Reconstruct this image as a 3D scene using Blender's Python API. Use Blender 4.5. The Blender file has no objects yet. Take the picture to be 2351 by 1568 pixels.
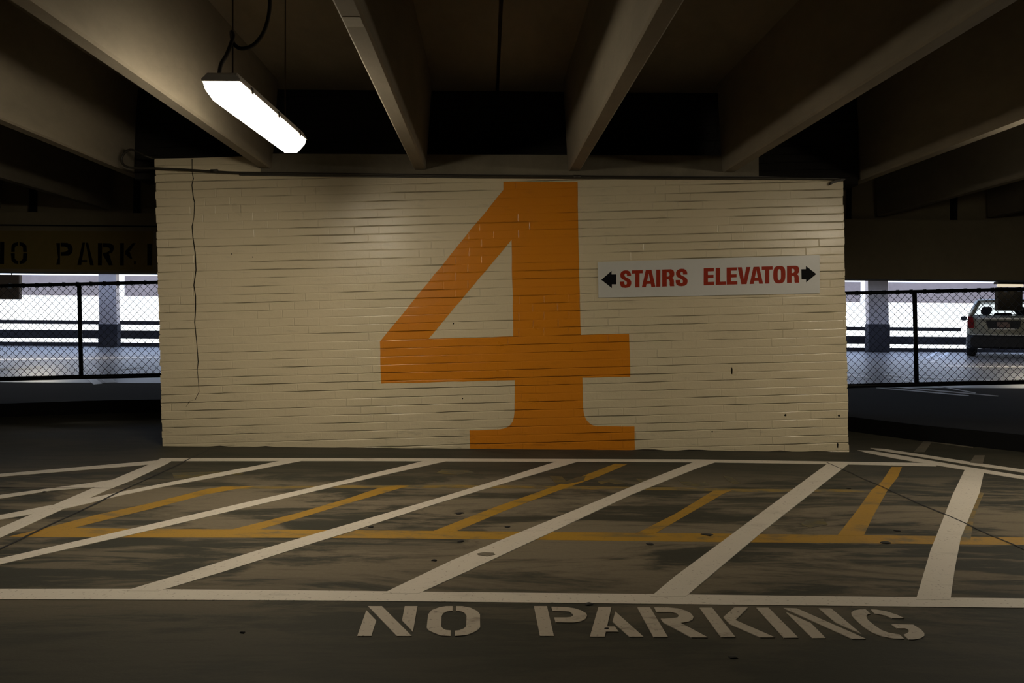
import bpy, math, random
from mathutils import Vector, Matrix
from mathutils.geometry import tessellate_polygon
random.seed(4)
PI = math.pi
# ------------------------------------------------------------------ place constants (metres; floor z=0, +Y away from the viewer)
F = 1700.0; CX, CY = 1120.0, 737.0; TH = 0.0085; H = 1.056      # lens, vanishing point, roll, eye height
WY = 6.115          # front face of the painted brick wall
G = 0.0347          # brick courses are level, the ramped floor is not
ZS = H + 1.24       # underside of the tee stems
ZF = H + 1.97       # underside of the tee flanges
YS = 8.5            # spandrel face
NC = H + 1.62        # ceiling of the neighbouring deck
AZ = 0.14           # level of the neighbouring deck

def der(px, py):
    dx, dy = px - CX, py - CY
    return dx*math.cos(TH) + dy*math.sin(TH), -dx*math.sin(TH) + dy*math.cos(TH)
def fl(px, py, z=0.0):
    x, y = der(px, py); D = F*(H - z)/y
    return Vector((x*D/F, D, z))
def wl(px, py, D=WY):
    x, y = der(px, py)
    return Vector((x*D/F, D, H - y*D/F))

sc = bpy.context.scene
C = sc.collection

# ------------------------------------------------------------------ node helper
class NT:
    def __init__(s, name):
        s.m = bpy.data.materials.new(name); s.m.use_nodes = True
        s.t = s.m.node_tree; s.b = s.t.nodes['Principled BSDF']
    def n(s, typ, **kw):
        o = s.t.nodes.new(typ)
        for k, v in kw.items(): setattr(o, k, v)
        return o
    def put(s, sock, v):
        if isinstance(v, (int, float)): sock.default_value = v
        elif isinstance(v, tuple): sock.default_value = v if len(v) == len(sock.default_value) else (*v, 1)
        else: s.t.links.new(v, sock)
    def ma(s, op, a, b=0.0, c=None, clamp=False):
        o = s.n('ShaderNodeMath', operation=op, use_clamp=clamp)
        s.put(o.inputs[0], a); s.put(o.inputs[1], b)
        if c is not None: s.put(o.inputs[2], c)
        return o.outputs[0]
    def mr(s, v, a, b, c=0.0, d=1.0):
        o = s.n('ShaderNodeMapRange', interpolation_type='SMOOTHSTEP'); o.clamp = True
        for i, x in enumerate((v, a, b, c, d)): s.put(o.inputs[i], x)
        return o.outputs[0]
    def pos(s, scale=(1,1,1), rot=(0,0,0), loc=(0,0,0)):
        g = s.n('ShaderNodeNewGeometry'); m = s.n('ShaderNodeMapping')
        s.t.links.new(g.outputs['Position'], m.inputs[0])
        m.inputs[1].default_value = loc; m.inputs[2].default_value = rot; m.inputs[3].default_value = scale
        return m.outputs[0]
    def noise(s, vec, scale, det=3.0, rough=0.5, dist=0.0):
        o = s.n('ShaderNodeTexNoise'); s.put(o.inputs['Vector'], vec)
        o.inputs['Scale'].default_value = scale; o.inputs['Detail'].default_value = det
        o.inputs['Roughness'].default_value = rough; o.inputs['Distortion'].default_value = dist
        return o.outputs['Fac']
    def mix(s, f, a, b, mode='MIX'):
        o = s.n('ShaderNodeMix', data_type='RGBA', blend_type=mode)
        s.put(o.inputs[0], f); s.put(o.inputs[6], a); s.put(o.inputs[7], b)
        return o.outputs[2]
    def bump(s, h, dist=0.01, st=1.0):
        o = s.n('ShaderNodeBump'); o.inputs['Strength'].default_value = st; o.inputs['Distance'].default_value = dist
        s.put(o.inputs['Height'], h); s.t.links.new(o.outputs[0], s.b.inputs['Normal'])
    def done(s, col=None, rough=None, metal=None, spec=None):
        if col is not None: s.put(s.b.inputs['Base Color'], col)
        if rough is not None: s.put(s.b.inputs['Roughness'], rough)
        if metal is not None: s.b.inputs['Metallic'].default_value = metal
        if spec is not None: s.b.inputs['Specular IOR Level'].default_value = spec
        return s.m

def simple(name, col, rough=0.6, metal=0.0, spec=0.5, var=0.15, scale=30):
    t = NT(name); n = t.noise(t.pos(), scale, 3)
    c2 = tuple(c*(1-var) for c in col)
    return t.done(t.mix(n, c2, col), rough, metal, spec)

def emis(name, col, st):
    t = NT(name); t.b.inputs['Base Color'].default_value = (.8, .8, .78, 1)
    t.b.inputs['Emission Color'].default_value = (*col, 1); t.b.inputs['Emission Strength'].default_value = st
    return t.m

ROW, BW = 0.06765, 0.2065
J0 = wl(1935, 509)
def brick(name, col, dirt=(.07, .06, .04), dirtf=0.55, rough=.31, deep=1.0, col2=None, spec=.5):
    """painted running-bond brick: thick paint, shallow wavering joints, grime in the bed joints"""
    t = NT(name)
    g = t.n('ShaderNodeNewGeometry'); sp = t.n('ShaderNodeSeparateXYZ'); t.t.links.new(g.outputs['Position'], sp.inputs[0])
    X = t.ma('ADD', sp.outputs[0], t.ma('SUBTRACT', sp.outputs[1], WY)); Z = sp.outputs[2]
    u = t.ma('ADD', t.ma('MULTIPLY', X, math.cos(G)), t.ma('MULTIPLY', Z, math.sin(G)))
    v = t.ma('ADD', t.ma('MULTIPLY', X, -math.sin(G)), t.ma('MULTIPLY', Z, math.cos(G)))
    v0 = -J0.x*math.sin(G) + J0.z*math.cos(G)
    P = t.pos()
    PX = t.pos(scale=(1, 1, 6))
    wob = t.ma('MULTIPLY', t.ma('SUBTRACT', t.noise(t.pos(scale=(1, 1, 2.2)), 3.2, 3), .5), .010)
    vv = t.ma('DIVIDE', t.ma('ADD', t.ma('SUBTRACT', v, v0), wob), ROW)
    rw = t.ma('FLOOR', vv); fv = t.ma('SUBTRACT', vv, rw)
    dv = t.ma('MULTIPLY', t.ma('MINIMUM', fv, t.ma('SUBTRACT', 1.0, fv)), ROW)          # metres to bed joint
    uo = t.ma('MULTIPLY', t.ma('PINGPONG', rw, 1.0), .5)
    wr = t.n('ShaderNodeTexWhiteNoise', noise_dimensions='1D'); t.put(wr.inputs['W'], rw)
    uu = t.ma('ADD', t.ma('ADD', t.ma('DIVIDE', u, BW), uo), t.ma('MULTIPLY', wr.outputs[0], .12))
    cb = t.ma('FLOOR', uu); fu = t.ma('SUBTRACT', uu, cb)
    du = t.ma('MULTIPLY', t.ma('MINIMUM', fu, t.ma('SUBTRACT', 1.0, fu)), BW)
    open_ = t.mr(t.noise(PX, 1.7, 4, .6), .42, .68)                                     # where the paint has not filled the joint
    upper = t.mr(Z, .5, 1.9, .5, 1.0)
    bed = t.ma('MULTIPLY', t.mr(dv, .0, .0065, 1, 0), t.ma('MULTIPLY_ADD', open_, .85, .12))
    crk = t.ma('MULTIPLY', t.mr(dv, .0003, .0030, 1, 0), open_)
    vop = t.mr(t.noise(P, 2.3, 3), .48, .66)
    head = t.ma('MULTIPLY', t.mr(du, .0, .006, 1, 0), t.ma('MULTIPLY_ADD', vop, .30, .025))
    # each brick sits a touch differently
    wb = t.n('ShaderNodeTexWhiteNoise', noise_dimensions='2D'); cmb = t.n('ShaderNodeCombineXYZ'); t.put(cmb.inputs[0], cb); t.put(cmb.inputs[1], rw)
    t.t.links.new(cmb.outputs[0], wb.inputs['Vector'])
    face = t.ma('ADD', t.ma('MULTIPLY', t.noise(P, 24, 5, .6), .30), t.ma('MULTIPLY', t.noise(P, 110, 2, .6), .10))
    tilt = t.ma('MULTIPLY', t.ma('MULTIPLY', t.ma('SUBTRACT', wb.outputs[0], .5), fu), .42)
    hh = t.ma('ADD', t.ma('ADD', face, tilt), t.ma('MULTIPLY', t.ma('MAXIMUM', bed, head), -1.9*deep))
    hh = t.ma('ADD', hh, t.ma('MULTIPLY', fv, -.16))
    t.bump(hh, .0060, .9)
    big = t.noise(t.pos(scale=(.6, 1, 1)), 1.3, 4, .6)
    c = t.mix(big, col, col2 or tuple(k*.86 for k in col))
    c = t.mix(t.ma('MULTIPLY', t.mr(t.noise(PX, 5, 4, .7), .55, .8), .18), c, dirt)
    c = t.mix(t.ma('MULTIPLY', t.ma('MULTIPLY', crk, upper), dirtf), c, dirt)
    c = t.mix(t.ma('MULTIPLY', t.ma('MULTIPLY', t.mr(Z, .0, .30, 1, 0), t.mr(t.noise(PX, 4, 5, .7), .56, .70)), .40), c, dirt)
    return t.done(c, t.ma('MULTIPLY_ADD', t.noise(P, 6, 3), .16, rough - .08), 0, spec)

def concrete(name, a, b, rough=.85, scale=1.5, stretch=(1, 1, 1), bumpd=.003, spec=.3):
    t = NT(name); P = t.pos(scale=stretch)
    n = t.noise(P, scale, 6, .62, .4); f = t.noise(P, scale*14, 4, .6)
    c = t.mix(t.mr(n, .35, .68), a, b)
    c = t.mix(t.ma('MULTIPLY', f, .35), c, tuple(k*.55 for k in a))
    t.bump(t.ma('ADD', f, t.ma('MULTIPLY', n, .5)), bumpd, .6)
    return t.done(c, rough, 0, spec)

def floormat(name, dark, mid, brown, rough=.72, spec=.15):
    t = NT(name)
    PS = t.pos(scale=(.8, 2.6, 1)); P = t.pos()
    worn = t.mr(t.noise(PS, .85, 8, .68, .7), .455, .555)            # sealer worn away in patches
    worn2 = t.mr(t.noise(t.pos(scale=(.6, 4.0, 1)), 2.3, 7, .7, .4), .49, .60)
    broad = t.noise(P, .35, 3)
    g = t.n('ShaderNodeNewGeometry'); sp = t.n('ShaderNodeSeparateXYZ'); t.t.links.new(g.outputs['Position'], sp.inputs[0])
    zone = t.ma('MULTIPLY', t.mr(sp.outputs[1], 2.3, 3.3, .12, 1), t.mr(sp.outputs[1], 4.5, 5.4, 1, .15))   # worn patches kept to a middle band of the floor
    w = t.ma('MULTIPLY', t.ma('MAXIMUM', worn, t.ma('MULTIPLY', worn2, .7)), zone)
    c = t.mix(broad, dark, mid)
    c = t.mix(t.ma('MULTIPLY', w, .95), c, brown)
    sk = t.mr(t.noise(t.pos(scale=(.7, 9, 1)), 3.0, 6, .7), .5, .75)
    c = t.mix(t.ma('MULTIPLY', sk, .35), c, tuple(k*.45 for k in dark))
    c = t.mix(t.ma('MULTIPLY', t.noise(P, 60, 4, .7), .35), c, tuple(k*.5 for k in mid))
    t.bump(t.ma('ADD', t.ma('MULTIPLY', t.noise(P, 90, 3, .6), .5), t.noise(P, 9, 3)), .0022, .5)
    return t.done(c, t.ma('MULTIPLY_ADD', w, .1, rough), 0, spec)

def paintmat(name, col, under, cover=.9, rough=.6, wear=.5, sc_=3.0):
    """thin floor paint with worn spots where the concrete shows"""
    t = NT(name); P = t.pos(scale=(.8, 1.8, 1))
    n = t.mr(t.noise(P, sc_, 8, .7, .3), wear, wear+.16)
    c = t.mix(t.ma('MULTIPLY', n, 1-cover), col, under)
    c = t.mix(t.ma('MULTIPLY', t.mr(t.noise(t.pos(), 1.1, 5, .6), .45, .7), .22), c, tuple(k*.66 for k in col))
    c = t.mix(t.ma('MULTIPLY', t.mr(t.noise(t.pos(), 70, 2), .62, .72), .5), c, under)
    t.bump(t.noise(t.pos(), 90, 3, .6), .0015, .5)
    return t.done(c, rough, 0, .4)

M = {}
CREAM = (.66, .575, .40)
M['wall'] = brick('painted_brick_cream', CREAM, col2=(.60, .515, .35))
M['orange'] = brick('painted_brick_orange', (.66, .235, .012), dirt=(.18, .055, .006), dirtf=.6, col2=(.60, .20, .010))
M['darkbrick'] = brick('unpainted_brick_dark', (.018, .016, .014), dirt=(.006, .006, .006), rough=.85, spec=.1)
M['floor'] = floormat('sealed_concrete_floor', (.033, .034, .026), (.043, .041, .030), (.180, .148, .103))
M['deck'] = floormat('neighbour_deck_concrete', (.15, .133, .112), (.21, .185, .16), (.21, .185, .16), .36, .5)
M['apron'] = floormat('dark_apron_slab', (.015, .014, .012), (.024, .022, .019), (.03, .027, .023), .9)  # near-black base colour, much darker than the deck beyond
M['apron'].node_tree.nodes['Principled BSDF'].inputs['Specular IOR Level'].default_value = .1
M['bayline'] = simple('bay_line_paint', (.78, .77, .74), .35, var=.25, scale=6)
M['bayfaint'] = simple('faded_bay_line_paint', (.30, .29, .27), .45, var=.3, scale=6)
M['white'] = paintmat('white_traffic_paint', (.52, .475, .405), (.13, .11, .085), .65, wear=.56)
M['letter'] = paintmat('white_stencil_paint', (.36, .315, .255), (.075, .065, .05), .4, wear=.54, sc_=9)
M['ghost'] = paintmat('faded_white_paint', (.14, .12, .09), (.07, .065, .05), .3, wear=.45)
M['yellow'] = paintmat('worn_yellow_paint', (.30, .165, .012), (.09, .075, .045), .25, wear=.50, sc_=4)
M['yfaint'] = paintmat('faint_yellow_paint', (.19, .125, .025), (.075, .068, .05), .05, wear=.44, sc_=6)
M['ysmear'] = paintmat('yellow_paint_ghost', (.105, .080, .022), (.055, .050, .034), .0, wear=.40, sc_=9)
M['joint'] = simple('joint_sealant', (.012, .011, .009), .8)
M['tee'] = concrete('precast_concrete', (.165, .142, .104), (.225, .193, .142), scale=1.2, stretch=(1, .5, 1))
M['slab'] = concrete('ceiling_concrete', (.10, .085, .058), (.14, .115, .08), scale=1.0)
M['ledge'] = concrete('ledge_concrete', (.14, .122, .088), (.19, .165, .12), scale=1.8)
M['ledge2'] = simple('pale_patch', (.30, .27, .21), .8)
M['spandrel'] = concrete('spandrel_concrete', (.25, .21, .14), (.31, .26, .17), scale=.9)
M['spyellow'] = concrete('spandrel_yellow_paint', (.24, .18, .055), (.28, .20, .065), scale=1.2)
M['gwall'] = concrete('garage_wall_concrete', (.13, .115, .09), (.17, .15, .115), scale=.8)
M['outer'] = concrete('outer_concrete', (.20, .165, .16), (.24, .20, .195), scale=.7)
M['column'] = concrete('column_concrete', (.54, .46, .42), (.62, .54, .49), scale=.9)
M['rail'] = concrete('dark_concrete_rail', (.035, .032, .036), (.06, .055, .058), scale=1.5)
M['black'] = simple('black_paint', (.008, .008, .009), .7, spec=.2)
M['kerb'] = simple('dark_kerb', (.006, .006, .0065), .85, spec=.1)
M['pipe'] = simple('dark_conduit', (.035, .03, .022), .5, .3)
M['steel'] = simple('painted_steel_angle', (.05, .045, .035), .5, .2)
M['fence'] = simple('black_vinyl_steel', (.006, .006, .006), .5, 0, .3)
M['wire'] = simple('hanger_wire', (.05, .035, .02), .5, .6)
M['cord'] = simple('black_cord', (.012, .012, .011), .5)
M['housing'] = simple('grey_lamp_housing', (.55, .52, .48), .5)
M['latch'] = simple('latch_metal', (.06, .055, .05), .4, .5)
M['lens'] = emis('lamp_lens_side_glow', (1.0, .88, .68), 33.0)
M['lens_low'] = emis('lamp_lens_bottom_glow', (1.0, .88, .68), 78.0)
M['lens_cap'] = emis('lamp_lens_end_glow', (1.0, .88, .68), 9.0)
M['tube'] = emis('dim_tube_glow', (1.0, .86, .62), .75)
M['signw'] = simple('white_sign_sheet', (.60, .60, .58), .38, var=.05)
M['red'] = simple('sign_red', (.31, .028, .010), .6, var=.08, spec=.15)
M['signk'] = simple('sign_black', (.008, .008, .010), .7, spec=.08)
M['crack'] = simple('crack_dark', (.02, .017, .012), .9, spec=.1)
M['carpaint'] = simple('car_paint_gold', (.46, .44, .34), .28, .35)
M['carplastic'] = simple('car_dark_plastic', (.012, .012, .014), .6)
M['rubber'] = simple('tyre_rubber', (.010, .010, .010), .8)
M['chrome'] = simple('chrome', (.85, .84, .76), .35, .3)
M['alloy'] = simple('alloy_wheel', (.35, .35, .36), .35, .9)
M['tail'] = simple('tail_light_red', (.28, .012, .016), .2)
M['plate'] = simple('licence_plate', (.22, .14, .11), .5)
M['seat'] = simple('seat_fabric', (.02, .02, .022), .9)
t = NT('car_glass'); t.b.inputs['Transmission Weight'].default_value = 1.0; t.b.inputs['IOR'].default_value = 1.05
M['glass'] = t.done((.42, .45, .45), .02)

# ------------------------------------------------------------------ mesh builder
class MB:
    def __init__(s): s.v = []; s.f = []; s.m = []; s.mi = 0; s.smooth = []
    def add(s, vs, fs, sm=False):
        b = len(s.v); s.v += [tuple(v) for v in vs]
        for f in fs: s.f.append([b+i for i in f]); s.m.append(s.mi); s.smooth.append(sm)
        return s
    def box(s, a, b):
        x0, y0, z0 = a; x1, y1, z1 = b
        return s.add([(x0,y0,z0),(x1,y0,z0),(x1,y1,z0),(x0,y1,z0),(x0,y0,z1),(x1,y0,z1),(x1,y1,z1),(x0,y1,z1)],
              [(3,2,1,0),(4,5,6,7),(0,1,5,4),(1,2,6,5),(2,3,7,6),(3,0,4,7)])
    def cbox(s, a, b, c=.01):
        """box with chamfered long edges on all sides"""
        x0, y0, z0 = a; x1, y1, z1 = b
        prof = [(x0+c,z0),(x1-c,z0),(x1,z0+c),(x1,z1-c),(x1-c,z1),(x0+c,z1),(x0,z1-c),(x0,z0+c)]
        cx, cz = (x0+x1)/2, (z0+z1)/2
        def ring(y, k): return [(cx+(x-cx)*(1-2*k/max(x1-x0,1e-6)), y, cz+(z-cz)*(1-2*k/max(z1-z0,1e-6))) for x, z in prof]
        return s.loft([ring(y0, c), ring(y0+c, 0), ring(y1-c, 0), ring(y1, c)])
    def loft(s, rings, cap=True, sm=False, closed=True):
        n = len(rings[0]); vs = [p for r in rings for p in r]; fs = []
        for i in range(len(rings)-1):
            for j in range(n if closed else n-1):
                k = (j+1) % n
                fs.append((i*n+j, i*n+k, (i+1)*n+k, (i+1)*n+j))
        if cap:
            fs.append(tuple(range(n))[::-1]); fs.append(tuple((len(rings)-1)*n+j for j in range(n)))
        return s.add(vs, fs, sm)
    def tube(s, pts, r, n=8, cap=True):
        pts = [Vector(p) for p in pts]; rings = []; up = None
        for i, p in enumerate(pts):
            d = (pts[min(i+1, len(pts)-1)] - pts[max(i-1, 0)]).normalized()
            if up is None: up = d.orthogonal().normalized()
            up = (up - d*up.dot(d)).normalized(); w = d.cross(up)
            rings.append([p + (up*math.cos(2*PI*k/n) + w*math.sin(2*PI*k/n))*r for k in range(n)])
        return s.loft(rings, cap, True)
    def poly(s, loops, fn, off):
        """flat polygon (first loop outer, others holes) mapped by fn, thickened by vector off (off = visible side)"""
        L = [[Vector(fn(*p)) for p in lp] for lp in loops]
        tri = tessellate_polygon(L); flat = [p for l in L for p in l]; n = len(flat); off = Vector(off)
        fs = []
        for a, b, c in tri:
            nn = (flat[b]-flat[a]).cross(flat[c]-flat[a])
            fs.append((a+n, b+n, c+n) if nn.dot(off) > 0 else (a+n, c+n, b+n))
        k = 0
        for l in L:
            m = len(l); area = Vector((0, 0, 0))
            for i in range(m): area += l[i].cross(l[(i+1) % m])
            flip = area.dot(off) < 0
            for i in range(m):
                j = (i+1) % m; q = (k+i, k+j, n+k+j, n+k+i)
                fs.append(q[::-1] if flip else q)
            k += m
        return s.add(flat + [p + off for p in flat], fs)
    def build(s, name, mats, parent=None, loc=None):
        me = bpy.data.meshes.new(name); o = None
        vs = s.v
        if loc is not None: vs = [tuple(Vector(v) - Vector(loc)) for v in vs]
        me.from_pydata(vs, [], s.f)
        for mt in (mats if isinstance(mats, (list, tuple)) else [mats]): me.materials.append(mt)
        for p, mi, sm in zip(me.polygons, s.m, s.smooth): p.material_index = mi; p.use_smooth = sm
        me.update()
        o = bpy.data.objects.new(name, me); C.objects.link(o)
        if loc is not None: o.location = loc
        if parent is not None: o.parent = parent
        return o

def tag(o, label=None, cat=None, group=None, kind=None):
    for k, v in (('label', label), ('category', cat), ('group', group), ('kind', kind)):
        if v: o[k] = v
    return o
def empty(name, loc=(0,0,0), label=None, cat=None, group=None):
    o = bpy.data.objects.new(name, None); C.objects.link(o); o.location = loc; o.empty_display_size = .1
    return tag(o, label, cat, group)
def struct(o, label=None, cat=None): return tag(o, label, cat, kind='structure')
def copy_tree(o, parent=None):
    c = o.copy(); C.objects.link(c); c.parent = parent
    for ch in [x for x in C.objects if x.parent == o]: copy_tree(ch, c)
    return c

# ------------------------------------------------------------------ floor, neighbouring deck, kerb
KERB = [(-16, 6.9), (-9, 7.15), (-6.4, 7.5), (-5.13, 7.78), (-4.4, 8.12), (-3.66, 8.33), (-2.6, 8.42), (0, 8.42), (2.5, 8.3), (3.2, 7.75), (3.57, 7.3), (3.94, 6.73), (4.48, 6.18), (5.6, 5.3), (8, 4.2), (16, 2.6)]
def far(x): return 24.4 + .045*x
o = MB().box((-16, -8, -.2), (16, 8.8, 0)).build('floor', M['floor']); struct(o, 'worn dark concrete garage floor under the painted stripes', 'floor')
def prism_xy(mb, pts, z0, z1):
    n = len(pts)
    return mb.add([(x, y, z0) for x, y in pts] + [(x, y, z1) for x, y in pts],
                  [tuple(range(n))[::-1], tuple(range(n, 2*n))] + [(i, (i+1) % n, n+(i+1) % n, n+i) for i in range(n)])
dk = MB(); ap = MB()
def apr(x): return 10.6 + .03*x
ins = [(x, y+.10) for x, y in KERB]
# deck top in strips so the polygons stay simple
for (a, b) in zip(ins, ins[1:]):
    prism_xy(dk, [(a[0], apr(a[0])), (b[0], apr(b[0])), (b[0], far(b[0])), (a[0], far(a[0]))], .0, AZ)
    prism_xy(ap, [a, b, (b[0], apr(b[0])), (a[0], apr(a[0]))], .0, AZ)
prism_xy(dk, [(-34, 8.9), (-16, 8.9), (-16, far(-16)), (-34, far(-34))], 0, AZ)
prism_xy(dk, [(16, 8.9), (34, 8.9), (34, far(34)), (16, far(16))], 0, AZ)
o = ap.build('floor_apron', M['apron']); struct(o, 'dark apron between the kerb and the far deck', 'floor')
o = dk.build('floor_neighbour_deck', M['deck']); struct(o, 'grey concrete deck beyond the chain-link fences', 'floor')
kb = MB()
rings = [[(x, y, 0), (x, y+.02, AZ+.002), (x, y+.10, AZ+.002), (x, y+.10, 0)] for x, y in KERB]
kb.loft(rings)
o = kb.build('kerb', M['kerb']); struct(o, 'low black kerb curving behind the brick wall', 'kerb')

# ------------------------------------------------------------------ painted floor markings
lvl = [0]
def mark(name, pts, mat, label, cat='marking', group=None, z=0.0, base=.0012):
    lvl[0] += 1
    loops = pts if isinstance(pts[0][0], (tuple, list)) else [pts]
    mb = MB()
    for lp in loops: mb.poly([lp], lambda a, b: fl(a, b, z), (0, 0, base + .00006*lvl[0]))
    o = mb.build(name, mat)
    return tag(o, label, cat, group)
YG = 'old worn yellow stripes'
mark('yellow_stripe', [(20,1232),(110,1211),(300,1214),(540,1215),(800,1217),(1600,1224.5),(2050,1229.5),(2351,1234),(2600,1238),(2600,1255),(2351,1251),(1600,1244),(1200,1239),(800,1235),(300,1234),(60,1233)], M['yellow'], 'long worn yellow stripe running across the whole bay', group=YG, base=.0004)
mark('yellow_stripe', [(520,1118),(800,1114.5),(1040,1113.5),(1276,1116),(1550,1119),(1700,1122.5),(2020,1124),(2020,1130),(1700,1129),(1550,1126),(1276,1123),(1040,1119.5),(800,1120.5),(520,1123)], M['yfaint'], 'faint thin yellow stripe parallel to the long worn yellow stripe, nearer the wall', group=YG, base=.0004)
mark('yellow_stripe', [(60,1233),(110,1211),(221,1182),(340,1156.5),(476,1122.5),(510,1117.5),(585,1116),(540,1123),(476,1134.5),(340,1170),(221,1199),(130,1222)], M['yellow'], 'leftmost slanting yellow stripe, crossing under the second long white diagonal', group=YG, base=.0004)
mark('yellow_stripe', [(534,1215),(680,1179),(800,1144),(868,1121),(912,1115),(940,1115),(895,1128),(800,1155.5),(700,1186),(592,1216.5)], M['yellow'], 'second slanting yellow stripe from the left, ending beside the wide front stripe of the four', group=YG, base=.0004)
mark('yellow_stripe', [(990,1221),(1140,1163),(1242,1127.5),(1330,1096),(1412,1064.6),(1440,1066),(1375,1094),(1283,1126),(1157,1173.5),(1048,1219.5)], M['yellow'], 'long slanting yellow stripe in the middle of the bay below the orange four', group=YG, base=.0004)
mark('yellow_stripe', [(1458,1226),(1550,1180),(1638,1126.5),(1680,1126),(1662,1133),(1550,1198),(1502,1226)], M['yellow'], 'short slanting yellow stripe between two white diagonals right of centre', group=YG, base=.0004)
mark('yellow_stripe', [(1922,1230),(1966,1174),(2000,1126.5),(2024,1106),(2047,1072),(2071,1072),(2061,1096),(2037,1126.5),(2003,1188),(1983,1230)], M['yellow'], 'rightmost slanting yellow stripe, steep and wide', group=YG, base=.0004)
mark('yellow_stripe', [(2200,1240),(2228,1240),(2237,1185),(2259,1132),(2246,1130),(2215,1190)], M['yfaint'], 'sliver of yellow paint showing along the steep white diagonal', group=YG, base=.0004)
for poly, lb in (([(1015,1078),(1075,1080),(1090,1085),(1050,1090),(1000,1087)], 'faint yellow smear under the third white diagonal'),
                 ([(1262,1093),(1290,1094),(1300,1105),(1318,1098),(1345,1092),(1340,1104),(1300,1112),(1275,1110)], 'faint yellow letter ghost left of the middle yellow stripe'),
                 ([(1372,1106),(1400,1101),(1428,1103),(1440,1110),(1412,1112),(1398,1107),(1380,1112)], 'faint arched yellow ghost right of the middle yellow stripe'),
                 ([(1461,1098),(1475,1102),(1492,1100),(1482,1109),(1468,1108)], 'small faint yellow ghost beside the fourth white diagonal'),
                 ([(1556,1101),(1580,1104),(1598,1112),(1618,1106),(1628,1114),(1600,1118),(1568,1113)], 'faint yellow ghost above the short slanting yellow stripe'),
                 ([(1660,1092),(1680,1096),(1700,1110),(1686,1112),(1668,1102)], 'small faint yellow smear right of centre near the wall'),
                 ([(1850,1195),(1890,1192),(1900,1205),(1860,1212),(1838,1204)], 'faint yellow patch beside the rightmost slanting yellow stripe'),
                 ([(395,1086),(500,1083),(560,1088),(480,1096),(400,1100)], 'faint yellow smear between the two leftmost white diagonals')):
    mark('yellow_smear', poly, M['ysmear'], lb, group='faint yellow smears', base=.0003)
WG = 'white hatching stripes'
mark('white_stripe', [(-700,1354),(300,1353),(800,1357.5),(1600,1366),(2110,1372.5),(2351,1375),(2900,1383),(2900,1405),(2351,1396.5),(1600,1388.5),(800,1380),(0,1376.5),(-700,1376)], M['white'], 'widest long white stripe across the front, just above the stencilled words', group=WG)
mark('white_stripe', [(374,1052),(800,1052.4),(1600,1055.3),(1940,1060.5),(2110,1063),(2150,1066),(2150,1071),(1940,1066.4),(1600,1061.4),(800,1058.6),(396,1059)], M['white'], 'long thin white stripe just in front of the brick wall', group=WG)
mark('white_stripe', [(-300,1323),(0,1212.6),(119,1161.5),(218,1119),(258,1102),(335,1070),(371,1052),(398,1056),(384,1065),(299,1105),(245,1126),(204,1144.6),(150,1167),(0,1235),(-300,1365)], M['white'], 'slanting white border stripe at far left, starting at the wall corner', group=WG)
mark('white_stripe', [(-300,1112),(0,1088.5),(250,1067),(357,1058),(372,1059),(340,1067),(250,1074.5),(0,1094.8),(-300,1119)], M['white'], 'thin white stripe at far left, nearest the black kerb', group=WG)
mark('white_stripe', [(-300,1176),(0,1137),(218,1108),(258,1102),(280,1106),(240,1117),(116,1127),(0,1145),(-300,1188)], M['white'], 'middle one of the thin white stripes left of the slanting border stripe', group=WG)
mark('white_stripe', [(-300,1240),(0,1183.5),(119,1160),(150,1166),(68,1182),(0,1193.5),(-300,1252)], M['white'], 'short white stripe meeting the border stripe at the left frame edge', group=WG)
mark('white_stripe', [(150,1160),(204,1144.6),(272,1131),(480,1090),(585,1070.4),(650,1057),(712,1055),(680,1061),(510,1093.5),(381,1116.7),(269,1139.5),(204,1155.8),(150,1168)], M['white'], 'first long white diagonal from the left, crossing the dark floor joint', group=WG)
mark('white_stripe', [(-300,1346),(0,1283),(289,1217.7),(578,1151),(800,1101),(936,1068),(985,1055.5),(1045,1056),(1028,1058.5),(936,1079),(800,1110),(578,1163),(296,1229.6),(0,1296.6),(-300,1362)], M['white'], 'second long white diagonal from the left, running out of the frame', group=WG)
mark('white_stripe', [(285,1358),(408,1321.5),(578,1268.7),(800,1204.3),(970,1154.8),(1140,1103.7),(1276,1060.5),(1290,1056),(1345,1056),(1327,1060),(1140,1115.6),(1004,1156.5),(800,1222.8),(680,1260),(510,1314.6),(379,1353.7),(365,1358)], M['white'], 'third long white diagonal from the left, starting under the foot of the four', group=WG)
mark('white_stripe', [(880,1363),(1038,1287.4),(1174,1231),(1378,1148),(1480,1105.4),(1596,1060),(1605,1057),(1655,1057),(1642,1061.8),(1600,1075.5),(1446,1137.8),(1259,1226),(1072,1313),(960,1364)], M['white'], 'fourth long white diagonal from the left, with a grey scuff mark', group=WG)
mark('white_stripe', [(1494,1371),(1550,1324),(1720,1198),(1897,1067),(1907,1061),(1952,1062),(1945,1068),(1754,1218.5),(1580.7,1365),(1574,1371)], M['white'], 'steep white diagonal ending at the right corner of the wall', group=WG)
mark('white_stripe', [(2103,1378),(2136,1266),(2187,1136.7),(2216,1077),(2260,1080),(2248.5,1133),(2206,1235.5),(2192,1307),(2182,1378)], M['white'], 'steepest white diagonal at the right side of the bay', group=WG)
mark('white_stripe', [(1968,1034),(2000,1035.5),(2060,1045),(2218,1072),(2351,1093.5),(2700,1150),(2700,1160),(2351,1101),(2216,1079.5),(2050,1052),(1990,1040)], M['white'], 'lower of the two thin white stripes slanting away at far right', group=WG)
mark('white_stripe', [(1998,1029),(2030,1031),(2110,1043),(2228,1061),(2351,1079),(2700,1130),(2700,1138),(2351,1085.5),(2222,1066.5),(2100,1047),(2010,1033)], M['white'], 'upper of the two thin white stripes slanting away at far right', group=WG)
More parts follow.
